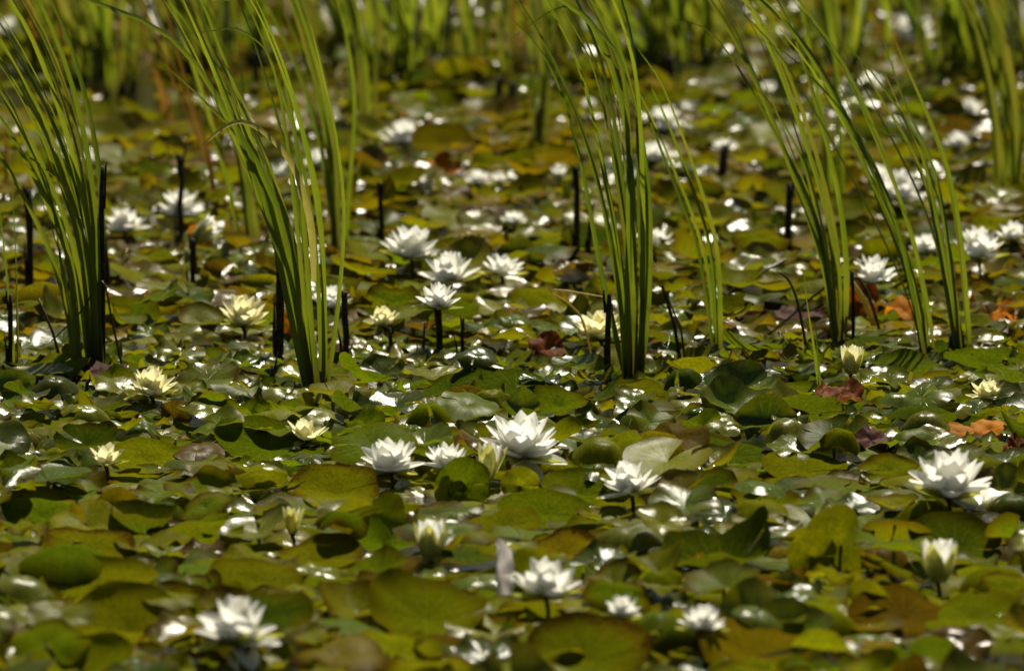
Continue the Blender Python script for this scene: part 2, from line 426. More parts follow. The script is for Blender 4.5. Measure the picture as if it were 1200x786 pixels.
# ------------------------------------------------------------------ flowers: where they are
#  (x, y of the flower's foot, width px, kind, lift m, tilt deg towards the camera, roll, label, short name)
FL = [
 (611, 536, 92, 'open', .045, 4, 3, 'large open white water lily with one petal drooping below', 'the big drooping white lily'),
 (458, 553, 72, 'open', .030, 2, -2, 'open white water lily just behind the large browned pad', 'the lily behind the browned pad'),
 (524, 549, 52, 'open', .030, 0, 4, 'small white water lily half hidden by two upright green pads', 'the small half-hidden lily'),
 (570, 564, 40, 'bud', .020, -4, 8, 'half-open bud with one white petal and one yellow sepal', 'the half-open bud'),
 (740, 578, 70, 'open', .035, 4, -14, 'white water lily leaning over a glossy pad', 'the leaning white lily'),
 (505, 656, 48, 'cup', .022, 0, 0, 'closed cream lily cup beside an upright green pad', 'the closed cream cup'),
 (1112, 583, 98, 'open', .055, 0, 2, 'large spreading white water lily raised on a stalk', 'the stalked spreading lily'),
 (1099, 682, 52, 'cup', .030, 0, 3, 'closed white lily cup on a dark stalk', 'the stalked white cup'),
 (280, 752, 92, 'open', .045, -3, -4, 'large white water lily beside the creased pad', 'the lily by the creased pad'),
 (640, 699, 78, 'open', .035, 0, 0, 'low white water lily with rounded petals beside the folded dark pad', 'the low lily by the folded pad'),
 (728, 722, 42, 'open', .045, 0, 10, 'small white water lily sunk behind the brown-stained pad', 'the sunken small lily'),
 (823, 738, 52, 'open', .045, 0, 0, 'white water lily sunk behind the notched ochre pad', 'the lily behind the ochre pad'),
 (124, 544, 46, 'creamhalf', .022, 2, -8, 'cream water lily leaning beside a yellow-green pad', 'the leaning cream lily'),
 (178, 464, 60, 'creamopen', .016, 0, 0, 'wide open cream water lily beside the tall reed foot', 'the cream lily by the reeds'),
 (358, 516, 52, 'creamhalf', .012, 0, 3, 'low cream water lily behind a large green pad', 'the low cream lily'),
 (343, 627, 30, 'creambud', .016, 0, 0, 'small cream bud with two parted petals', 'the small parted bud'),
 (285, 382, 62, 'creamopen', .020, 2, 0, 'cream water lily next to a dark stump cluster', 'the cream lily by the stumps'),
 (388, 361, 46, 'open', .020, 0, 0, 'white water lily just behind the reed clump', 'the lily behind the reeds'),
 (450, 382, 40, 'creamopen', .012, 0, 0, 'small flat cream lily beside the stalked white lily', 'the flat cream lily'),
 (513, 361, 50, 'open', .085, 0, 0, 'white water lily held high on a thick dark stalk', 'the lily on the dark stalk'),
 (482, 302, 66, 'open', .050, 2, 4, 'wide white water lily on a short stalk near two others', 'the wide trio lily'),
 (528, 332, 64, 'open', .040, 0, -10, 'white water lily with upright petals between two others', 'the upright trio lily'),
 (588, 322, 52, 'half', .030, 0, 8, 'half-open white water lily with spread pointed petals', 'the half-open white lily'),
 (704, 398, 60, 'creamopen', .020, 2, 0, 'cream water lily behind the tall dark stump and reeds', 'the cream lily behind reeds'),
 (766, 291, 48, 'half', .035, 2, 14, 'white water lily peeking past the tall reeds', 'the lily past the reeds'),
 (672, 331, 42, 'open', .015, 0, 0, 'white water lily beside a small upright round pad', 'the lily by the round pad'),
 (1022, 331, 56, 'open', .030, 0, 0, 'white water lily above the orange dead pads', 'the lily above the orange pads'),
 (1088, 297, 42, 'open', .020, 0, 0, 'white water lily between two leaning reeds', 'the lily between the reeds'),
 (1147, 302, 62, 'open', .050, 0, 0, 'wide white water lily on a stalk beside leaning reeds', 'the wide lily by the reeds'),
 (1186, 281, 42, 'half', .030, 0, 0, 'half-open creamy white lily next to a wide stalked one', 'the half-open creamy lily'),
 (1052, 236, 62, 'open', .030, 2, 10, 'white lily with yellowish lower petals behind leaning reeds', 'the yellowish white lily'),
 (997, 438, 34, 'creamcup', .020, 0, 4, 'half-closed yellow lily cup beside a thin green reed', 'the yellow cup'),
 (1158, 468, 42, 'creamopen', .012, 0, 0, 'small flat pale yellow lily on green pads', 'the flat pale yellow lily'),
 (146, 272, 50, 'open', .030, 0, 0, 'white water lily beside two thin dark stumps', 'the lily by the thin stumps'),
 (213, 254, 56, 'open', .030, 0, 0, 'large pale lily behind a tall dark stem', 'the lily behind a stem'),
 (227, 281, 34, 'cup', .080, 10, 50, 'white bud nodding on top of a dark stalk', 'the nodding bud'),
]
far_label = 'white water lily blurred among the far pads below the distant reeds'
for fx, fy, fw in [(495, 222, 30), (602, 262, 28), (457, 66, 60), (473, 170, 50), (780, 154, 52), (770, 188, 40), (810, 50, 34),
                   (850, 178, 30), (1068, 48, 58), (1106, 30, 34), (372, 193, 32), (560, 216, 30), (655, 208, 26), (1028, 216, 40),
                   (12, 40, 34), (122, 40, 18), (900, 110, 26), (1135, 134, 34), (1122, 172, 30), (690, 128, 22), (585, 215, 24), (250, 130, 26), (108, 190, 24)]:
    FL.append((fx, fy, fw, 'open', .025, 0, 0, far_label, None))
FARLM = {}
for q in FL:
    pass

FL = [q[:2] + (q[2] * 1.07, q[3], q[4] + (0.006 if 'cream' in q[3] else 0.0)) + q[5:] for q in FL]
FPOS = [gp(q[0], q[1], q[4]) for q in FL]

# ------------------------------------------------------------------ stumps and reeds: where they stand
ST = [  # x of foot, foot y, top y, width px, lean px
 (36, 352, 222, 10, -2), (12, 432, 345, 8, 0), (76, 352, 285, 8, 3), (118, 438, 196, 8, 2), (131, 350, 262, 10, -10), (210, 292, 182, 8, 2),
 (224, 342, 280, 8, 2), (327, 422, 288, 11, 2), (404, 424, 342, 9, 1), (447, 292, 214, 7, -1), (319, 450, 428, 8, 0), (458, 416, 384, 6, 0),
 (676, 308, 196, 9, 0), (714, 452, 345, 9, -2), (690, 306, 240, 7, 2), (921, 308, 214, 11, 4), (842, 224, 170, 12, 6), (1001, 402, 318, 5, -2),
 (1115, 415, 392, 8, 0), (632, 186, 128, 10, 0), (585, 140, 90, 13, 0), (600, 138, 96, 11, 0), (785, 120, 66, 14, 0), (300, 120, 60, 10, 0),
 (102, 466, 444, 7, 0), (272, 176, 120, 8, 3), (538, 415, 372, 6, 5), (491, 416, 378, 4, 8)]

# ------------------------------------------------------------------ random pads
DEAD = [(640, 424, 52), (1022, 534, 56), (1122, 518, 46), (1163, 516, 50), (1190, 535, 48), (1008, 377, 46), (1062, 377, 50), (1170, 383, 46), (915, 378, 110), (345, 402, 36), (236, 294, 30), (985, 478, 62)]
PROT = [(p['x'], p['y'], p['R']) for p in PADS]
FEET = [(108, 436), (22, 432), (373, 458), (745, 443), (842, 415), (985, 407), (1090, 416), (1132, 413), (397, 300), (300, 296), (962, 462), (982, 247)]
DEAD += [(fx_, fy_ - 3, 40) for fx_, fy_ in FEET] + [(q_[0], q_[1] - 2, 16) for q_ in ST if q_[1] > 280]
for dx_, dy_, dw_ in DEAD:
    q_ = gp(dx_, dy_)
    PROT.append((q_.x, q_.y, dw_ * mpp(q_) / 2))
def clear_of(x, y, Rd):
    """0 free, 1 keep low (a flower stands just behind), 2 reject"""
    low = 0
    for q, p in zip(FL, FPOS):
        fr = q[2] * mpp(p) / 2
        dx, dy = x - p.x, y - p.y
        if abs(dx) < fr * 0.9 + Rd * 0.5 and -0.38 < dy < 0.02:
            low = 1
            if dx * dx + dy * dy < (Rd * 0.45) ** 2 and dy < 0:
                return 2
    for (hx, hy, hr) in PROT:
        dx, dy = x - hx, y - hy
        if abs(dx) < hr * 0.75 + Rd * 0.4 and -0.32 < dy < hr * 0.3:
            low = 1
            if dx * dx + dy * dy < (hr * 0.75) ** 2 or (dy < 0 and dy > -hr * 1.2 and abs(dx) < hr * .6):
                return 2
    return low

cells = {}
def near_ok(x, y, dmin):
    i, j = int(math.floor(x / 0.2)), int(math.floor(y / 0.2))
    for a_ in (-1, 0, 1):
        for b_ in (-1, 0, 1):
            for (u, v) in cells.get((i + a_, j + b_), ()):
                if (u - x) ** 2 + (v - y) ** 2 < dmin * dmin:
                    return False
    return True
def put(x, y):
    cells.setdefault((int(math.floor(x / 0.2)), int(math.floor(y / 0.2))), []).append((x, y))
for p in PADS:
    put(p['x'], p['y'])

def pick(w):
    t = rnd.random() * sum(w.values())
    for k, v in w.items():
        t -= v
        if t <= 0:
            return k
    return k

Y0, Y1 = 10.6, 24.5
tries = 0
while tries < 50000:
    tries += 1
    y = rnd.uniform(Y0, Y1)
    hw = 0.0612 * y * 1.1 + 0.45
    x = rnd.uniform(-hw, hw)
    px, py = pix((x, y, 0))
    if py > 560: Rd = rnd.uniform(0.040, 0.080)
    elif py > 380: Rd = rnd.uniform(0.032, 0.066)
    else: Rd = rnd.uniform(0.040, 0.074)
    if not near_ok(x, y, Rd * (1.10 if py < 400 else 1.12)):
        continue
    # open, dark water near the far left and along a few channels
    if py < 205 and rnd.random() < (0.94 if px < 265 and py < 180 else 0.45):
        continue
    lo = clear_of(x, y, Rd)
    if lo == 2:
        continue
    if py > 560:
        cw = {'green': 2.8, 'dark green': 1.2, 'olive green': 3, 'yellow-green': 3.2, 'ochre': 0.35, 'bronze': 0.3}; wear = rnd.uniform(0.05, 0.85)
    elif py > 400:
        cw = {'green': 4, 'dark green': 3, 'olive green': 3, 'yellow-green': 1.4, 'ochre': 0.2, 'bronze': 0.5}; wear = rnd.uniform(0, 0.5)
    else:
        cw = {'green': 1.2, 'dark green': 1.2, 'olive green': 3.6, 'yellow-green': 1.4, 'ochre': 1.9, 'bronze': 0.9}; wear = rnd.uniform(0.1, 0.7)
    colour = pick(cw)
    if py > 470:
        st = pick({'flat': 0.5, 'rim': 1.6, 'tilt': 2.4, 'fold': 0.9, 'wavy': 1.4, 'droop': 3.4})
    else:
        st = pick({'flat': 1.2, 'rim': 2.6, 'tilt': 2.4, 'fold': 0.8, 'wavy': 2.0, 'droop': 2.2})
    if 395 < py < 478 and rnd.random() < 0.72:      # the low, soaked strip before the reeds
        st = rnd.choice(['flat', 'flat', 'wavy']); lo = 1
        Rd *= 0.9
    if lo and st in ('tilt', 'fold', 'rim'):
        st = 'flat'
    kw = dict(yaw=rnd.uniform(0, 6.28), notch=rnd.choice([0.04, 0.12, 0.28, 0.45]), roll=rnd.gauss(0, 5), tilt=rnd.gauss(2, 4),
              waves=(rnd.choice([2, 3, 3, 4]), rnd.uniform(0.003, 0.008)), cup=rnd.uniform(-0.006, 0.010))
    if st == 'flat':
        kw['tilt'] *= 0.5; kw['roll'] *= 0.6
    elif st == 'rim':
        kw['cup'] = rnd.uniform(0.004, 0.014)
        kw['curls'] = [(rnd.uniform(0, 6.28), rnd.uniform(0.008, 0.030)) for _ in range(rnd.choice([1, 2]))]
    elif st == 'tilt':
        kw['tilt'] = rnd.choice([rnd.uniform(7, 16), rnd.uniform(7, 16), rnd.uniform(12, 20), rnd.uniform(12, 22), rnd.uniform(-14, -6), rnd.uniform(20, 32)]); kw['roll'] = rnd.gauss(0, 9)
    if st in ('tilt', 'rim') and py > 490 and not lo:   # nearer pads are pushed up out of the water
        kw['tilt'] = rnd.uniform(9, 24); kw['cup'] = rnd.uniform(-0.014, 0.016)
    if st == 'fold':
        kw['fold'] = (rnd.uniform(0, 6.28), rnd.uniform(-0.1, 0.35), R(rnd.uniform(40, 110)), rnd.uniform(0.012, 0.03))
    elif st == 'wavy':
        kw['waves'] = (rnd.choice([3, 4, 5]), rnd.uniform(0.007, 0.014))
    elif st == 'droop':
        kw['cup'] = rnd.uniform(-0.034, -0.012) if py > 470 and not lo else rnd.uniform(-0.02, -0.006); kw['tilt'] = rnd.gauss(4, 8); kw['roll'] = rnd.gauss(0, 9)
    add_pad(x, y, Rd, colour, wear, st, z0=0.002 + 0.007 * rnd.choice([0, 0, 0, 1, 2, 3, 4, 5, 6, 7] if not lo else [0, 0, 1]),
            sink=0.15 if not lo else 0.3, wet=(rnd.uniform(.6, 1) if rnd.random() < ((0.30 if 390 < py < 480 or (560 < px < 900 and 580 < py < 760) else 0.10) if Rd > 0.058 else 0.36 if py > 560 else 0.55 if py > 400 else 0.5) else rnd.uniform(0, .38)), res=1.0 if py > 120 and -60 < px < 1260 else 0.5, **kw)
    put(x, y)

# the 300 that show largest stand alone, the rest is one mass
def shown(p):
    px, py = pix((p['x'], p['y'], 0.01))
    if px < -20 or px > 1220 or py < 0 or py > 815:
        return 0
    return p['R'] * F / p['y'] * (3 if p['hand'] else 1)
order = sorted(range(len(PADS)), key=lambda i: -shown(PADS[i]))
single, mass = order[:300], order[300:]

LM = [(q[8], p) for q, p in zip(FL, FPOS) if q[8]]
def pad_attrs(p):
    n = len(p['V'])
    tint = np.concatenate([np.tile(p['tint'], (n, 1)), np.ones((n, 1))], 1)
    pd = np.concatenate([p['pol'], np.full((n, 1), p['wear']), np.full((n, 1), p['wet'])], 1)
    return tint, pd

def tube_mesh(name, pts, rad, m, ns=7, attr=True):
    v, f = [], []
    P = [Vector(p) for p in pts]
    for i, p in enumerate(P):
        t = (P[min(i + 1, len(P) - 1)] - P[max(i - 1, 0)]).normalized()
        s = t.cross(Vector((0, 1, 0.01))).normalized()
        q = t.cross(s)
        rr = rad[i] if isinstance(rad, (list, tuple)) else rad
        for k in range(ns):
            an = 2 * math.pi * k / ns
            v.append(p + s * (rr * math.cos(an)) + q * (rr * math.sin(an)))
    for i in range(len(P) - 1):
        for k in range(ns):
            f.append((i * ns + k, i * ns + (k + 1) % ns, (i + 1) * ns + (k + 1) % ns, (i + 1) * ns + k))
    f.append(tuple(range(ns - 1, -1, -1)))
    f.append(tuple((len(P) - 1) * ns + k for k in range(ns)))
    return new_mesh(name, v, f, [m])

pad_stem = tube_mesh('pad_stem', [(0, 0, -0.30), (0.006, 0.004, -0.15), (0, 0, 0.0)], [0.0035, 0.0035, 0.003], M['stem'], 6)
for i in single:
    p = PADS[i]
    tint, pd = pad_attrs(p)
    me = new_mesh('lily_pad', p['V'], p['f'], [M['pad']], {'tint': tint, 'pad': pd})
    o = obj('lily_pad', me, None, (p['x'], p['y'], 0))
    if p['special']:
        lab = p['special']
    else:
        ds = sorted(LM, key=lambda l: (l[1].x - p['x']) ** 2 + (l[1].y - p['y']) ** 2)
        near = ds[0]
        dx, dy = p['x'] - near[1].x, p['y'] - near[1].y
        d = math.hypot(dx, dy)
        rel = 'beside' if d < 0.22 else 'near' if d < 0.4 else 'away from'
        wr = 'speckled ' if p['wear'] > 0.72 else ''
        sz = 'large ' if p['R'] > 0.08 else 'small ' if p['R'] < 0.062 else ''
        gl = 'glossy ' if p['wet'] > 0.55 else ''
        lab = f"{sz}{gl}{wr}{p['colour']} lily pad {STATES[p['state']]} {rel} {near[0]}"
        if len(lab.replace('-', ' ').split()) > 15:
            lab = lab.replace('speckled ', '').replace('away from', 'near')
        if len(lab.replace('-', ' ').split()) > 16:
            lab = lab.replace('large ', '').replace('small ', '')
    tag(o, lab, 'lily pad', 'lily pads crowding the water')
    s = obj('stem', pad_stem, o, Vector(p['V'][0]) + Vector((0, 0, -0.001)))
Vs, Fs, T, A, b0 = [], [], [], [], 0
for i in mass:
    p = PADS[i]
    tint, pd = pad_attrs(p)
    Vs.append(p['V'] + np.array([p['x'], p['y'], 0])); T.append(tint); A.append(pd)
    Fs += [tuple(k + b0 for k in q) for q in p['f']]
    b0 += len(p['V'])
o = obj('lily_pads', new_mesh('lily_pads', np.concatenate(Vs), Fs, [M['pad']], {'tint': np.concatenate(T), 'pad': np.concatenate(A)}))
tag(o, 'crowded carpet of small far lily pads covering the pond', 'lily pads', None, 'stuff')

# ------------------------------------------------------------------ dead pads
def dead_pad(px, py, wpx, m, label, name='dead_lily_pad', amp=0.012, **kw):
    p = gp(px, py)
    Rd = wpx * mpp(p) / 2
    V, f, pol = pad_geo(Rd, rnd, **kw)
    # crumple
    ph = [rnd.uniform(0, 6.28) for _ in range(6)]
    V[:, 2] += amp * (np.sin(V[:, 0] / Rd * 5 + ph[0]) * np.sin(V[:, 1] / Rd * 4 + ph[1]) + 0.5 * np.sin(V[:, 0] / Rd * 11 + ph[2]) * np.sin(V[:, 1] / Rd * 9 + ph[3]))
    V[:, 2] += 0.016 - np.sort(V[:, 2])[int(len(V) * .12)]
    o = obj(name, new_mesh(name, V, f, [m]), None, (p.x, p.y, 0))
    tag(o, label, 'leaf' if name == 'curled_leaf' else 'dead leaf', None if name == 'curled_leaf' else 'dead lily pads')
dead_pad(640, 424, 46, M['rust'], 'brown withered pad curled up among green pads', amp=0.004, tilt=34, roll=6, waves=(3, 0.008))
dead_pad(1022, 534, 56, M['maroon'], 'dark maroon crumpled pad beside the orange folded one', amp=0.005, tilt=24, roll=8, waves=(3, 0.008))
dead_pad(1122, 518, 42, M['orange'], 'orange folded dead pad touching a brighter orange one', amp=0.002, tilt=16, roll=3, waves=(2, 0.004))
dead_pad(1160, 516, 46, M['orange'], 'bright orange dead pad with flat folded top', amp=0.002, tilt=18, roll=-4, waves=(2, 0.005))
dead_pad(1192, 538, 34, M['rust'], 'brown shrivelled pad strip below the folded orange pads', amp=0.005, tilt=16, roll=-12, waves=(3, 0.01))
dead_pad(1008, 377, 46, M['rust'], 'rust-red crumpled pad beside a leaning green reed', amp=0.007, tilt=76, roll=0, waves=(3, 0.01))
dead_pad(1062, 377, 50, M['orange'], 'orange crumpled pad between two green reeds', amp=0.005, tilt=16, roll=4, waves=(3, 0.01))
dead_pad(1142, 372, 22, M['orange'], 'tiny orange pad scrap beside a rounded orange pad', amp=0.008, tilt=30, roll=4, waves=(3, 0.008))
dead_pad(1170, 383, 46, M['orange'], 'rounded orange pad curled over like a shell', amp=0.006, tilt=20, roll=-6, waves=(3, 0.012))
dead_pad(915, 378, 110, M['maroon'], 'long dark brown sodden pad behind thin bent stalks', amp=0.008, tilt=8, roll=0, waves=(3, 0.008), el=0.6)
dead_pad(345, 402, 36, M['orange'], 'small orange pad glowing behind the reed clump foot', amp=0.004, tilt=76, roll=-8, waves=(2, 0.006))
dead_pad(236, 294, 30, M['orange'], 'orange withered pad beside the nodding bud stalk', amp=0.004, tilt=76, roll=8, waves=(2, 0.006))
dead_pad(522, 208, 46, M['orange'], 'orange-brown withered pad among far white lilies', amp=0.006, tilt=20, roll=0, waves=(2, 0.006))
dead_pad(110, 448, 90, M['maroon'], 'dark maroon pad lying at the tall reed foot', amp=0.006, tilt=6, roll=0, waves=(2, 0.006))
dead_pad(985, 478, 62, M['rust'], 'rusty brown pad among green ones below the yellow cup', amp=0.008, tilt=16, roll=4, waves=(3, 0.008))

M['pale'] = simple_leaf('pale_leaf', (0.70, 0.66, 0.66), (0.78, 0.74, 0.74), (1, 1, 1), 0.45, 0.5, 25, None, 0.2)
dead_pad(584, 706, 40, M['pale'], 'pale pinkish leaf curled upright with ruffled rim beside a low lily', name='curled_leaf', amp=0.0015, fold=(math.pi, -0.15, R(75), 0.006), tilt=74, roll=14, waves=(8, 0.003), notch=0.05, el=2.0)

# ------------------------------------------------------------------ flowers
def petal_mesh(name, m, wid, cupk, bend, tip=1.0, nu=8, nv=5):
    v, f, al = [], [], []
    for i in range(nu + 1):
        t = i / nu
        w = wid * (math.sin(math.pi * min(1, t ** 0.72 * 0.97 + 0.015)) ** (0.85 * tip)) * (0.5 if t > 0.999 else 1)
        an = bend * (t - 0.25)
        y = t - 0.08 * bend * t * t
        z = bend * 0.5 * t * t
        for j in range(nv):
            s = (j / (nv - 1)) * 2 - 1
            v.append((w * s * 0.5, y, z + cupk * w * (s * s) - 0.012 * math.cos(s * 4) * t))
            al.append((t, abs(s), 0, 1))
    for i in range(nu):
        for j in range(nv - 1):
            a_ = i * nv + j
            f.append((a_, a_ + 1, a_ + nv + 1, a_ + nv))
    return new_mesh(name, v, f, [m], {'along': al})

PM = {}
for key in ('white', 'cream'):
    PM[key] = [petal_mesh('petal', M[key], w, c, b_, tp) for w, c, b_, tp in
               ((0.60, 0.20, 0.25, 0.82), (0.56, 0.24, 0.40, 0.88), (0.62, 0.19, 0.12, 0.78), (0.54, 0.23, 0.30, 0.88))]
SEP = [petal_mesh('sepal', M['sepal'], 0.36, 0.34, b_, 1.0) for b_ in (0.1, 0.25)]
CUPP = {k: petal_mesh('petal', M[k], 0.44, 0.30, 0.50, 0.8) for k in ('white', 'cream')}
CSEP = petal_mesh('sepal', M['sepal_pale'], 0.52, 0.22, 0.30, 0.8)
for _k in ('white', 'cream'):
    CUPP[_k] = petal_mesh('petal', M[_k], 0.44, 0.24, 0.32, 0.8)

def stamen_mesh():
    v, f = [], []
    for k in range(46):
        an = rnd.uniform(0, 6.28); el = R(rnd.uniform(48, 88)); L = rnd.uniform(0.20, 0.34)
        d = Vector((math.cos(an) * math.cos(el), math.sin(an) * math.cos(el), math.sin(el)))
        s = d.cross(Vector((0, 0, 1))).normalized() * 0.016
        q = d.cross(s).normalized() * 0.010
        p0 = d * 0.03; p1 = d * L + Vector((-d.x, -d.y, 0)) * 0.10
        b_ = len(v)
        v += [p0 - s, p0 + s, p0 + q * 2, p1 - s * .8, p1 + s * .8, p1 + q * 1.6]
        f += [(b_, b_ + 1, b_ + 4, b_ + 3), (b_ + 1, b_ + 2, b_ + 5, b_ + 4), (b_ + 2, b_, b_ + 3, b_ + 5), (b_ + 3, b_ + 4, b_ + 5)]
    return new_mesh('stamens', v, f, [M['stamen']])
STM = stamen_mesh()

def set_part(root, name, me, rotz, elev, L, wide=1.0, off=0.02, twist=0.0, z=0.0):
    o = obj(name, me, root)
    mx = Matrix.Rotation(rotz, 4, 'Z') @ Matrix.Translation((0, off, z)) @ Matrix.Rotation(elev, 4, 'X') @ Matrix.Rotation(twist, 4, 'Y') @ Matrix.Diagonal((L * wide, L, L, 1))
    o.matrix_local = mx
    return o

def flower(q, P):
    fx, fy, wpx, kind, lift, tilt, roll, label, short = q
    D = wpx * mpp(P)
    key = 'cream' if 'cream' in kind else 'white'
    k = kind.replace('cream', '')
    grp = 'water lilies open on the pond' if short else 'blurred far water lilies'
    root = thing('water_lily', P, label, 'water lily', grp)
    root.rotation_euler = (R(tilt), R(roll), rnd.uniform(0, 6.28) * 0 )
    z0 = rnd.uniform(0, 6.28)
    far = short is None
    if k in ('open', 'half'):
        L = D / 2 / 0.93
        if k == 'half':
            rows = [(5, 24, 1.0), (5, 44, 0.98), (5, 66, 0.9)]
        else:
            rows = [(6, 14, 1.0), (7, 34, 1.03), (7, 54, 1.06), (6, 72, 1.04)]
        op = rnd.uniform(0.82, 1.14)              # how far this bloom has opened
        if far and rnd.random() < 0.35:
            op, rows = 1.2, rows[1:]
        for ri, (n, el, ll) in enumerate(rows):
            el = min(84, el * op + (op - 1) * 22)
            for i in range(n):
                if rnd.random() < 0.05:
                    continue
                set_part(root, 'petal', rnd.choice(PM[key]), z0 + ri * 0.45 + 2 * math.pi * i / n + rnd.gauss(0, 0.09),
                         R(el + rnd.gauss(0, 5)), L * ll * rnd.uniform(0.92, 1.05), rnd.uniform(0.9, 1.15), 0.004, R(rnd.gauss(0, 9)))
        for i in range(4):
            set_part(root, 'sepal', rnd.choice(SEP), z0 + 0.7 + math.pi / 2 * i, R(4 + rnd.gauss(0, 5)), L * 1.0, 1.0, 0.004, 0, -0.003)
        s = obj('stamens', STM, root); s.scale = (L, L, L)
    elif k == 'cup':
        L = D * 0.98
        for ri, (n, el, ll, of) in enumerate([(7, 70, 0.95, 0.17), (6, 76, 0.93, 0.10), (5, 82, 0.88, 0.06)]):
            for i in range(n):
                set_part(root, 'petal', CUPP[key], z0 + ri * 0.5 + 2 * math.pi * i / n, R(el + rnd.gauss(0, 2)), L * ll * rnd.uniform(.95, 1.04), 1.0, of * D, R(rnd.gauss(0, 4)))
        for i in range(4):
            set_part(root, 'sepal', CSEP, z0 + 0.4 + math.pi / 2 * i, R(68 + rnd.gauss(0, 3)), L * 0.92, 1.0, 0.18 * D, 0)
        s = obj('stamens', STM, root); s.scale = (L * .7,) * 3
    else:  # bud with a few parted petals
        L = D * 1.15
        for i, (an, el) in enumerate([(0.5, 62), (2.0, 78), (3.6, 74), (5.0, 68)]):
            set_part(root, 'petal', CUPP[key], an, R(el), L * rnd.uniform(.9, 1.0), 0.95, 0.06 * D)
        for an, el in [(-1.2, 60), (1.3, 66), (2.9, 72)]:
            set_part(root, 'sepal', CSEP, an, R(el), L * 0.95, 0.9, 0.10 * D)
    if fx == 611:      # petals that hang below the bloom
        set_part(root, 'petal', PM[key][2], R(205), R(-42), L * 0.98, 1.15, 0.004, R(-10), -0.004).name = 'petal'
        set_part(root, 'petal', PM[key][0], R(250), R(-6), L * 1.05, 1.0, 0.004, R(8), -0.002)
    if fx == 280:
        set_part(root, 'petal', PM[key][2], R(200), R(-38), L * 0.9, 1.1, 0.004, R(-10), -0.004)
        set_part(root, 'petal', PM[key][0], R(240), R(-8), L * 1.05, 1.0, 0.004, R(8), -0.002)
    dark = label.find('dark stalk') >= 0
    sr = 0.0065 if fx == 513 else 0.0035
    inv = (Matrix.Rotation(R(tilt), 4, 'X') if False else root.rotation_euler.to_matrix().to_4x4()).inverted()
    pts = [inv @ Vector((0.006, 0.004, -lift - 0.12)), inv @ Vector((0.003, 0.002, -lift * 0.5)), Vector((0, 0, -0.002)), Vector((0, 0, 0.003))]
    obj('stem', tube_mesh('stem', pts, [sr, sr, sr * 1.1, sr * 1.8], M['stump'] if dark else M['stem']), root)
FARL = ['blurred small white lily beside a slim stump and three wide lilies', 'blurred white lily with yellow centre above the wide lilies', 'large blurred white lily beneath the background reeds', 'blurred white lily beside the narrow green reed tuft',
        'wide blurred white lily beside the arching reeds', 'flat blurred white lily just before a wider one', 'round blurred lily beneath the background reeds past a thick stump', 'blurred white lily above a thick leaning stump',
        'large blurred white lily between two far reed clumps', 'small bright lily beside far upright reeds', 'blurred white lily behind the upright reed clump', 'blurred flat lily beside the orange-brown withered pad',
        'small blurred lily beside the single dark reed foot', 'blurred lily touching the yellowish white lily', 'blurred white lily behind the leftmost leaning reeds', 'tiny white lily in the dark corner water',
        'small blurred lily behind the leaning green reeds', 'blurred white lily before the left-leaning green reeds', 'blurred white lily just below another, near left-leaning reeds', 'tiny blurred lily among the tall reed tips',
        'small blurred lily next to a flat one', 'small blurred lily behind the green fan and dead stalks', 'small blurred lily above two thin dark stumps']
for k_, (q, P) in enumerate(zip(FL, FPOS)):
    if q[8] is None:
        q = q[:7] + (FARL[k_ - 36], None)
    flower(q, P)

# ------------------------------------------------------------------ stumps of broken reeds
def stump(fx, fy, ty, wpx, lean, label):
    p = gp(fx, fy)
    k = mpp(p)
    top = at(fx + lean, ty, p.y)
    h = top.z
    dx = top.x - p.x
    r0 = wpx * k / 2 * 0.88
    n = 7
    pts = [Vector((dx * t + rnd.gauss(0, .0012), rnd.gauss(0, .0012), -0.12 + (h + 0.12) * t)) for t in [i / (n - 1) for i in range(n)]]
    rad = [r0 * rnd.uniform(0.85, 1.1) for _ in range(n)]
    rad[-1] *= 0.7
    root = thing('reed_stump', (p.x, p.y, 0), label, 'reed stump', 'dark broken reed stumps')
    obj('stalk', tube_mesh('stalk', pts, rad, M['stump']), root)
    # torn sheath splinters at the top and a dead sheath around the foot
    for s in rnd.choice([(-1,), (1,), (-1, 1), (1,)]):
        hh = rnd.uniform(0.004, 0.03)
        sp = [Vector((dx * .9 + s * r0 * .7, 0, h * .80)), Vector((dx + s * r0 * 1.1, 0.002, h)), Vector((dx + s * r0 * rnd.uniform(1, 2.4), 0.0, h + hh * (1 if s > 0 else .4)))]
        obj('splinter', tube_mesh('splinter', sp, [r0 * .5, r0 * .38, r0 * .12], M['stump'], 5), root)
    if h > 0.05:
        sp = [Vector((-r0 * .8, -0.003, -0.05)), Vector((-r0 * 1.1, -0.004, h * .25)), Vector((-r0 * rnd.uniform(1.0, 2.4), -0.004, h * rnd.uniform(.4, .6)))]
        obj('sheath', tube_mesh('sheath', sp, [r0 * .6, r0 * .5, r0 * .12], M['stump'], 5), root)
for (fx, fy, ty, w_, ln) in ST:
    Pq = gp(fx, fy)
    ds = sorted(LM, key=lambda l: (l[1].x - Pq.x) ** 2 + (l[1].y - Pq.y) ** 2)
    hgt = fy - ty
    sz = 'tall' if hgt > 95 else 'short' if hgt < 50 else 'knee-high' if False else 'mid-height'
    th_ = 'thick' if w_ >= 10 else 'thin' if w_ <= 6 else 'slim'
    if fy < 200:
        lab = 'dark blurred reed stump among the far pads'
    else:
        lab = f"{sz} {th_} {'leaning' if abs(ln) >= 4 else 'upright'} dark reed stump near {ds[0][0]}"
    stump(fx, fy, ty, w_, ln, lab)

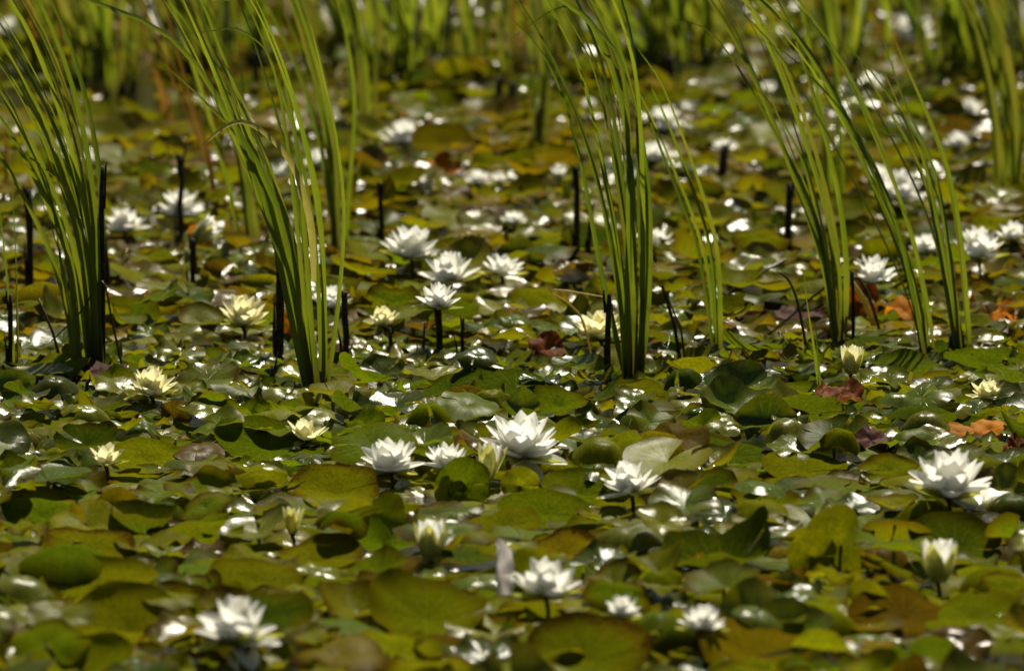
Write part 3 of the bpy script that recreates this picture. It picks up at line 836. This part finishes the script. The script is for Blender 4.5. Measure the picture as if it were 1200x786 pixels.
# ------------------------------------------------------------------ reeds
def catmull(P, n):
    P = [Vector(p) for p in P]
    P = [P[0] * 2 - P[1]] + P + [P[-1] * 2 - P[-2]]
    out = []
    segs = len(P) - 3
    for i in range(n + 1):
        u = i / n * segs
        k = min(int(u), segs - 1)
        t = u - k
        a_, b_, c_, d_ = P[k:k + 4]
        out.append(0.5 * (2 * b_ + (c_ - a_) * t + (2 * a_ - 5 * b_ + 4 * c_ - d_) * t * t + (3 * b_ - a_ - 3 * c_ + d_) * t ** 3))
    return out

def blade_mesh(P3, wid, m, face=0.0, twist=0.0, n=16, taper=0.55):
    """a V-section strap leaf along points P3 (relative), wid metres at its widest"""
    C = catmull(P3, n)
    v, f, al = [], [], []
    L = [0.0]
    for i in range(1, len(C)):
        L.append(L[-1] + (C[i] - C[i - 1]).length)
    for i, c in enumerate(C):
        t = L[i] / L[-1]
        d = (C[min(i + 1, n)] - C[max(i - 1, 0)]).normalized()
        an = face + twist * t
        if i == 0:
            ref = Vector((math.cos(face), math.sin(face), 0))
        ref = ref - d * ref.dot(d)
        ref.normalize()
        s = ref * math.cos(twist * t) + d.cross(ref) * math.sin(twist * t)
        nn = d.cross(s)
        w = wid * 0.5 * min(1.0, 0.62 + 2.2 * t) * (max(0.0, 1 - t) ** taper * 0.97 + 0.03) if t > 0.3 else wid * 0.5 * min(1.0, 0.62 + 2.2 * t) * ((0.7) ** taper * 0.97 + 0.03 + (1 - (0.7) ** taper * 0.97 - 0.03) * (1 - t / 0.3))
        v += [c - s * w, c - nn * (w * 0.28), c + s * w]
        al += [(t, 0, 0, 1)] * 3
    for i in range(n):
        for j in range(2):
            a_ = i * 3 + j
            f.append((a_, a_ + 1, a_ + 4, a_ + 3))
    return new_mesh('blade', v, f, [m], {'along': al})

def clump(base, guides, n, label, spread=14, wpx=9, mats=('reed',), dep=0.05, jit=6, ext=0.5, minlen=0.55, singles=(), group='green reed clumps', name='reed_clump', twist=0.9):
    """base pixel; guides: polylines in pixels from the foot upward, drawn in the upright plane over the foot"""
    p = gp(*base)
    Y = p.y
    k = mpp(p)
    root = thing(name, (p.x, Y, 0), label, 'reeds', group)
    def build(poly, mname, w, dy0, dyt, frac=1.0, ff=None, tw=None, tap=0.55):
        pts = []
        for i, (x_, y_) in enumerate(poly):
            t = i / max(1, len(poly) - 1)
            yy = Y + dy0 + dyt * t * t
            q = at(x_, y_, yy)
            pts.append(q - Vector((p.x, Y, 0)))
        if poly[-1][1] <= 0 and ext > 0:          # goes on above the picture
            d = (pts[-1] - pts[-2]).normalized()
            e1 = pts[-1] + d * ext * .5 + Vector((-0.03, 0, -0.02))
            e2 = e1 + (d * .8 + Vector((-.35, 0, -.25))) * ext * .5
            pts += [e1, e2]
        if mname != 'straw':
            pts[0].z = min(pts[0].z, -0.04)
        if frac < 0.999:
            C = catmull(pts, 40)
            C = C[:max(8, int(41 * frac))]
            pts = [C[int(i * (len(C) - 1) / 6)] for i in range(7)]
        me = blade_mesh(pts, w * k, M[mname], rnd.gauss(0, 0.55) if ff is None else ff, rnd.gauss(0, twist) if tw is None else tw, taper=tap)
        obj('blade', me, root)
    n = int(n * (1.35 if group == 'blurred background reeds' else 0.95))
    for i in range(n):
        u = (i + rnd.random()) / n * (len(guides) - 1)
        g0 = min(int(u), len(guides) - 2) if len(guides) > 1 else 0
        t = u - g0
        A_, B_ = guides[g0], guides[min(g0 + 1, len(guides) - 1)]
        off = rnd.uniform(-spread, spread) * 0.5
        m_ = min(len(A_), len(B_))
        poly = []
        jx = rnd.gauss(0, jit * 1.5); jb = rnd.gauss(0, jit * .9)
        for j in range(m_):
            s = j / (m_ - 1)
            poly.append((A_[j][0] * (1 - t) + B_[j][0] * t + off * 1.2 + jx * s * 2.6 + jb * math.sin(s * 3.1), A_[j][1] * (1 - t) + B_[j][1] * t))
        build(poly, rnd.choice(mats), wpx * rnd.uniform(0.45, 0.98), rnd.uniform(-dep, dep) * .6, rnd.uniform(-dep, dep) * 3, rnd.uniform(minlen, 1.0))
    for poly, mname, w in singles:
        build(poly, mname, w, -dep * (2.2 if mname == 'straw' else .8), rnd.uniform(-dep, dep), 1.0, 0.1, 0.25, 0.3 if mname == 'straw' else 0.7)
    return root

# tall clump on the left edge
clump((108, 438), [[(104, 438), (84, 330), (48, 230), (-5, 130), (-60, 60)], [(108, 438), (98, 310), (72, 210), (25, 100), (-35, 5)], [(114, 438), (110, 310), (94, 200), (62, 90), (5, -20)]],
      25, 'broad clump of green reeds leaning left above the cream lily', 24, 11, ('reed', 'reed', 'reed', 'reed_yellow'), 0.05, 5, 0.5, 0.8,
      singles=[([(100, 430), (78, 300), (40, 200), (-10, 140)], 'reed_yellow', 5), ([(90, 330), (60, 230), (35, 185), (80, 222)], 'reed', 5)])
clump((22, 432), [[(22, 432), (14, 330), (6, 240), (-6, 150)], [(24, 432), (20, 330), (8, 200), (-8, 100)]],
      4, 'few thin green reeds at the pond edge beside a slim stump', 10, 5, ('reed', 'reed_yellow'), 0.02, 4)
clump((10, 250), [[(10, 250), (6, 180), (2, 90)], [(14, 250), (12, 170), (6, 80)]],
      3, 'yellowed reed stalks behind the broad leaning clump', 10, 9, ('reed_yellow', 'reed_dead'), 0.02, 3)
# big fan of reeds left of the middle
clump((373, 458), [[(370, 458), (350, 350), (318, 230), (262, 100), (205, -10)], [(373, 458), (360, 340), (335, 220), (290, 90), (245, -10)], [(376, 458), (372, 330), (358, 200), (325, 80), (290, -10)]],
      15, 'tall fan of green reeds bending left beside dark stumps', 10, 10, ('reed', 'reed', 'reed', 'reed', 'reed_yellow'), 0.06, 8, 0.5,
      singles=[([(368, 330), (364, 262), (346, 200), (318, 162), (286, 143), (262, 150), (236, 172)], 'straw', 9),
               ([(372, 440), (330, 260), (270, 140), (200, 44), (90, -4)], 'reed', 9),
               ([(366, 420), (300, 200), (250, 130), (192, 75)], 'reed', 9),
               ([(372, 380), (345, 150), (300, 10), (270, 0), (222, 11)], 'reed', 8),
               ([(370, 380), (330, 120), (290, 40), (240, 38), (195, 45)], 'reed', 7)])
clump((300, 296), [[(292, 296), (282, 220), (262, 120), (230, -10)], [(305, 296), (296, 200), (285, 100), (262, -10)]],
      8, 'green and yellow reeds behind the tall fan of reeds', 22, 9, ('reed', 'reed_yellow'), 0.06, 6)
clump((397, 300), [[(395, 300), (392, 210), (372, 110), (335, -10)], [(399, 300), (397, 200), (388, 100), (352, -10)]],
      9, 'upright green reed clump standing behind the tall fan', 10, 9, ('reed', 'reed', 'reed_yellow'), 0.04, 5)
clump((262, 252), [[(258, 252), (235, 190), (205, 110), (165, -5)], [(262, 252), (245, 180), (215, 100), (180, -5)]],
      5, 'dead orange-brown reed stalks leaning left', 12, 7, ('reed_dead',), 0.03, 5)
clump((204, 140), [[(206, 140), (190, 90), (160, 45)], [(190, 150), (178, 100), (158, 40)]],
      4, 'short dead brown reeds in dark open water', 14, 8, ('reed_dead',), 0.03, 4)
# reeds in the middle
clump((745, 443), [[(738, 443), (722, 330), (692, 200), (645, 90), (580, -8)], [(744, 443), (738, 330), (724, 200), (698, 80), (650, -8)], [(748, 443), (748, 330), (742, 200), (738, 90), (715, 0)]],
      14, 'tall dark green reed clump beside a tall stump', 14, 11, ('reed', 'reed', 'reed', 'reed', 'reed_yellow'), 0.04, 9, 0.45,
      singles=[([(740, 440), (705, 320), (675, 165), (640, 70), (590, 12)], 'reed', 8),
               ([(735, 300), (735, 120), (700, 35), (660, 8), (600, 45)], 'reed', 10),
               ([(745, 400), (740, 200), (720, 90), (695, 32), (668, 8), (640, -8)], 'reed', 9)])
clump((842, 415), [[(840, 415), (828, 300), (790, 190), (745, 80), (690, 20)], [(846, 415), (838, 300), (806, 190), (770, 100), (742, 45)]],
      5, 'sparse arching green reeds bowing over the tall clump', 8, 10, ('reed',), 0.04, 6, 0.4, 0.75)
clump((632, 186), [[(628, 186), (624, 110), (600, -10)], [(638, 186), (640, 100), (640, -10)]],
      8, 'blurred upright reed clump on a single dark foot', 12, 9, ('reed', 'reed_yellow'), 0.04, 4)
clump((556, 92), [[(540, 92), (538, 40), (530, -10)], [(570, 92), (572, 40), (566, -10)]],
      9, 'blurred upright green reeds beside two thick far stumps', 20, 9, ('reed', 'reed_yellow'), 0.04, 4)
clump((596, 110), [[(585, 110), (584, 50), (580, -10)], [(612, 110), (612, 50), (606, -10)]],
      8, 'blurred yellowed reeds rising from two thick far stumps', 20, 9, ('reed_dead', 'reed_yellow', 'reed_yellow'), 0.04, 4)
clump((432, 172), [[(428, 172), (424, 90), (410, -10)], [(437, 172), (434, 90), (430, -10)]],
      7, 'narrow blurred green reed tuft near far lilies', 10, 9, ('reed', 'reed_yellow'), 0.04, 4)
clump((722, 60), [[(700, 60), (696, 20), (690, -12)], [(745, 60), (748, 20), (750, -12)]],
      9, 'blurred green reeds beyond the tall dark clump', 30, 9, ('reed', 'reed_yellow'), 0.05, 4)
# reeds on the right
clump((985, 407), [[(980, 407), (964, 300), (922, 180), (868, 60), (815, -10)], [(988, 407), (976, 300), (938, 180), (894, 70), (850, -10)]],
      9, 'leaning green reeds rising behind the yellow cup', 10, 9, ('reed', 'reed', 'reed_yellow'), 0.04, 8, 0.5, 0.6,
      singles=[([(984, 400), (960, 270), (905, 150), (840, 45), (786, 20)], 'reed', 7), ([(982, 380), (950, 220), (905, 125), (873, 96)], 'reed', 6)])
clump((1090, 416), [[(1086, 416), (1066, 310), (1015, 190), (955, 70), (875, -10)], [(1094, 416), (1074, 310), (1034, 190), (985, 80), (925, -10)]],
      9, 'leaning green reeds in front of the orange pads', 10, 9, ('reed', 'reed', 'reed_yellow'), 0.04, 8, 0.5, 0.6,
      singles=[([(1090, 400), (1050, 260), (1000, 150), (930, 70), (890, 46)], 'reed', 7)])
clump((1132, 413), [[(1128, 413), (1104, 290), (1074, 190), (1025, 110), (978, 35)], [(1136, 413), (1118, 290), (1096, 190), (1062, 100), (1026, 15)]],
      9, 'leaning green reeds beside the rounded orange pad', 10, 8, ('reed', 'reed', 'reed_yellow'), 0.04, 8, 0.5, 0.7,
      singles=[([(1130, 400), (1100, 220), (1060, 120), (1026, 18)], 'reed', 7), ([(1128, 400), (1086, 200), (1040, 110), (980, 38)], 'reed', 7), ([(1126, 380), (1080, 200), (1030, 150)], 'reed', 5)])
clump((962, 462), [[(962, 462), (954, 400), (948, 340), (941, 272)], [(966, 462), (964, 420), (962, 390), (963, 380)]],
      3, 'slender lone green reed beside the yellow cup', 4, 7, ('reed',), 0.01, 2, 0, 0.9)
clump((982, 247), [[(976, 247), (974, 180), (972, 90), (955, -10)], [(990, 247), (990, 180), (986, 90), (975, -10)]],
      9, 'upright green reed clump behind the leaning reeds', 10, 9, ('reed', 'reed', 'reed_yellow'), 0.04, 3)
clump((1172, 236), [[(1168, 236), (1165, 150), (1148, 60), (1122, -10)], [(1196, 236), (1192, 150), (1178, 60), (1150, -10)]],
      10, 'green reeds leaning left behind the half-open creamy lily', 12, 9, ('reed', 'reed', 'reed_yellow'), 0.04, 4)
clump((1092, 112), [[(1080, 112), (1078, 60), (1072, -10)], [(1104, 112), (1104, 60), (1100, -10)]],
      8, 'blurred upright reeds among far white lilies', 16, 9, ('reed', 'reed_yellow'), 0.04, 4)
clump((1030, 75), [[(1015, 75), (1012, 30), (1008, -10)], [(1050, 75), (1050, 30), (1046, -10)]],
      8, 'blurred yellow-green reeds beside far white lilies', 24, 9, ('reed', 'reed_yellow', 'reed_dead'), 0.04, 4)
clump((905, 85), [[(885, 85), (872, 30), (850, -10)], [(935, 85), (925, 30), (910, -10)]],
      9, 'blurred reeds leaning left behind the leaning clumps', 26, 9, ('reed', 'reed_yellow'), 0.05, 5)
clump((345, 70), [[(325, 70), (320, 30), (310, -10)], [(375, 70), (372, 30), (364, -10)]],
      10, 'blurred reeds beyond the tall fan of reeds', 26, 9, ('reed', 'reed_yellow', 'reed_dead'), 0.05, 4)

# the band of soft reeds along the back
BACK = [(60, 40, 'reed_dead', 'beside the far corner water'), (120, 66, 'reed_yellow', 'rising from dark open water'), (225, 52, 'reed_yellow', 'above the dead orange stalks'), (470, 60, 'reed', 'close by a large far lily'),
        (505, 40, 'reed_yellow', 'between a far lily and upright green reeds'), (660, 45, 'reed', 'behind the single dark foot'), (770, 55, 'reed', 'beside a far thick stump'), (835, 40, 'reed_yellow', 'past a small far lily'),
        (970, 50, 'reed', 'behind the upright clump'), (1140, 60, 'reed', 'beside the far right-hand lilies'), (1185, 40, 'reed_yellow', 'behind the last left-leaning reeds'), (280, 38, 'reed', 'peeking over the tall fan'), (410, 36, 'reed_yellow', 'between the narrow tuft and the fan')]
BACK = [(x_, y_ + 42, m_, w_) for x_, y_, m_, w_ in BACK]
for bx_, by_, mt_, where in BACK:
    clump((bx_, by_), [[(bx_ - 18, by_), (bx_ - 22, by_ - 40), (bx_ - 34, -14)], [(bx_ + 18, by_), (bx_ + 16, by_ - 40), (bx_ + 4, -14)]],
          20, f"blurred {'dry brown' if mt_ == 'reed_dead' else 'yellow-green' if mt_ == 'reed_yellow' else 'green'} background reeds {where}", 40, 13, (mt_, 'reed_yellow', 'reed'), 0.09, 5, 0.6, 0.75, group='blurred background reeds')

# thin dead stalks, bent and broken
def stalk(poly, w, m, label, n=14):
    p = gp(*poly[0])
    k = mpp(p)
    pts = [at(x_, y_, p.y) - Vector((p.x, p.y, 0)) for x_, y_ in poly]
    pts[0].z = -0.03
    C = pts if len(pts) == 3 else catmull(pts, n)
    o = obj('bent_stalk', tube_mesh('bent_stalk', C, [w * k / 2 * (1 - .5 * i / len(C)) for i in range(len(C))], m, 6), None, (p.x, p.y, 0))
    tag(o, label, 'dead stalk', 'thin dead reed stalks')
stalk([(801, 428), (790, 380), (776, 335)], 5, M['stump'], 'thin dark stalk leaning left beside the arching reeds')
stalk([(806, 428), (798, 385), (783, 350)], 3, M['stem'], 'very thin brown stalk beside a leaning dark one')
stalk([(1040, 395), (998, 322), (900, 392), (812, 440)], 4, M['stem'], 'long brown stalk snapped over beside orange pads')
stalk([(1032, 384), (1012, 350), (992, 320)], 7, M['straw'], 'tan stalk propped against the snapped brown one')
stalk([(950, 418), (936, 360), (925, 330), (912, 318)], 4, M['stem'], 'brown hooked stalk beside the lone green reed')
stalk([(820, 360), (870, 330), (922, 304)], 5, M['stem'], 'brown stalk slanting to the thick dark stump')
stalk([(640, 195), (700, 172), (760, 158), (820, 178)], 3, M['straw'], 'pale arching grass stem crossing the tall reeds')
stalk([(700, 430), (680, 370), (645, 340), (720, 350)], 3, M['straw'], 'kinked straw stem beside the cream lily behind reeds')
stalk([(150, 440), (132, 380), (120, 330), (95, 365), (60, 400)], 3, M['stem'], 'drooping dark stalk bent over at the reed foot')
stalk([(80, 436), (62, 390), (45, 350)], 4, M['stem'], 'thin brown stalk slanting left of the broad clump')

# ------------------------------------------------------------------ the reed bed beyond the picture
v, f, al = [], [], []
for i in range(5200):
    x_ = rnd.uniform(-6.5, 6.5); y_ = rnd.uniform(22.0, 27.5)
    hgt = rnd.uniform(1.3, 2.3); ln = rnd.gauss(-0.25, 0.2); w = rnd.uniform(.007, .012); an = rnd.uniform(0, 3.14)
    b_ = len(v)
    cx, cy = math.cos(an), math.sin(an)
    for t in (0, .35, .7, 1.0):
        ww = w * (1 - t * .85)
        px_, pz_ = x_ + ln * t * t * hgt * .6, hgt * t - 0.05 - 0.15 * abs(ln) * t * t
        v += [(px_ - cx * ww, y_ - cy * ww, pz_), (px_ + cx * ww, y_ + cy * ww, pz_)]
        al += [(t, 0, 0, 1)] * 2
    f += [(b_, b_ + 1, b_ + 3, b_ + 2), (b_ + 2, b_ + 3, b_ + 5, b_ + 4), (b_ + 4, b_ + 5, b_ + 7, b_ + 6)]
tag(obj('reed_bed', new_mesh('reed_bed', v, f, [M['reed']], {'along': al})), 'dense far reed bed at the end of the pond', 'reeds', None, 'stuff')
# ------------------------------------------------------------------ unseen wooded bank added behind the reed bed: the dark the pond mirrors
M['bark'] = simple_leaf('tree_bark', (0.05, 0.04, 0.03), (0.09, 0.07, 0.05), (1, 1, 1), 0.0, 0.8, 6)
M['foliage'] = simple_leaf('tree_foliage', (0.030, 0.050, 0.010), (0.060, 0.080, 0.016), (1.6, 1.6, 1.0), 0.3, 0.6, 1.5)
bv, bf = [], []
for hx_, y0_, y1_, z_ in ((15.0, -12.0, 30.5, -0.3), (16.8, -13.8, 32.3, 0.35), (300, -60, 300, 1.5)):
    bv += [(-hx_, y0_, z_), (hx_, y0_, z_), (hx_, y1_, z_), (-hx_, y1_, z_)]
for k in (0, 4):
    for j in range(4):
        bf.append((k + j, k + 4 + j, k + 4 + (j + 1) % 4, k + (j + 1) % 4))
M['bank'] = simple_leaf('bank_soil', (0.05, 0.05, 0.02), (0.08, 0.07, 0.03), (1, 1, 1), 0.0, 0.9, 3)
tag(obj('bank', new_mesh('bank', bv, bf, [M['bank']])), kind='structure')
tv, tf, fv = [], [], []
wr_ = np.random.default_rng(5)
spots_ = [(-45 + 2.0 * i + rnd.uniform(-.8, .8), rnd.uniform(33.0, 38.5), rnd.uniform(16.5, 20.0), .10, .24) for i in range(46)]
for k in range(21):                       # unseen trees added round sides and near shore to cut the sky fill
    for sx in (-1, 1):
        spots_.append((sx * rnd.uniform(17, 23), -14 + 2.3 * k, rnd.uniform(12, 16), .16, .36))
spots_ += [(-24 + 2.4 * k, rnd.uniform(-19, -14), rnd.uniform(12, 16), .16, .36) for k in range(21)]
for i, (tx, ty, th_, s0_, s1_) in enumerate(spots_):
    b_ = len(tv)
    for t in (0, .3, .6, .9):
        rr = 0.22 * (1 - .8 * t)
        for k in range(6):
            tv.append((tx + rr * math.cos(k * 1.047) + .3 * t * math.sin(i), ty + rr * math.sin(k * 1.047), th_ * t))
    for t in range(3):
        for k in range(6):
            tf.append((b_ + t * 6 + k, b_ + t * 6 + (k + 1) % 6, b_ + t * 6 + 6 + (k + 1) % 6, b_ + t * 6 + 6 + k))
    for c in range(22):
        h_ = wr_.uniform(.08, 1.0); spr = 2.3 * (1 - .55 * h_ ** 2)
        c0 = np.array([tx + wr_.normal(0, spr * .55), ty + wr_.normal(0, spr * .5), th_ * h_])
        n_ = 42
        ctr = c0 + wr_.normal(0, 1, (n_, 3)) * np.array([.62, .62, .42])
        d1 = wr_.normal(0, 1, (n_, 3)); d1 /= np.linalg.norm(d1, axis=1)[:, None]
        d2 = np.cross(d1, wr_.normal(0, 1, (n_, 3))); d2 /= np.linalg.norm(d2, axis=1)[:, None]
        sz = wr_.uniform(s0_, s1_, (n_, 1))
        fv.append(np.stack([ctr - d1 * sz, ctr - d2 * sz * .5, ctr + d1 * sz, ctr + d2 * sz * .5], 1).reshape(-1, 3))
fv = np.concatenate(fv)
ff_ = [(4 * k, 4 * k + 1, 4 * k + 2, 4 * k + 3) for k in range(len(fv) // 4)]
wood = tag(obj('unseen_woodland', new_mesh('unseen_trunks', tv, tf, [M['bark']])), 'unseen dark leafy trees added round the pond to darken reflections and sky fill', 'unseen_woodland', None, 'stuff')
tag(obj('foliage', new_mesh('foliage', fv, ff_, [M['foliage']]), wood), kind='stuff')
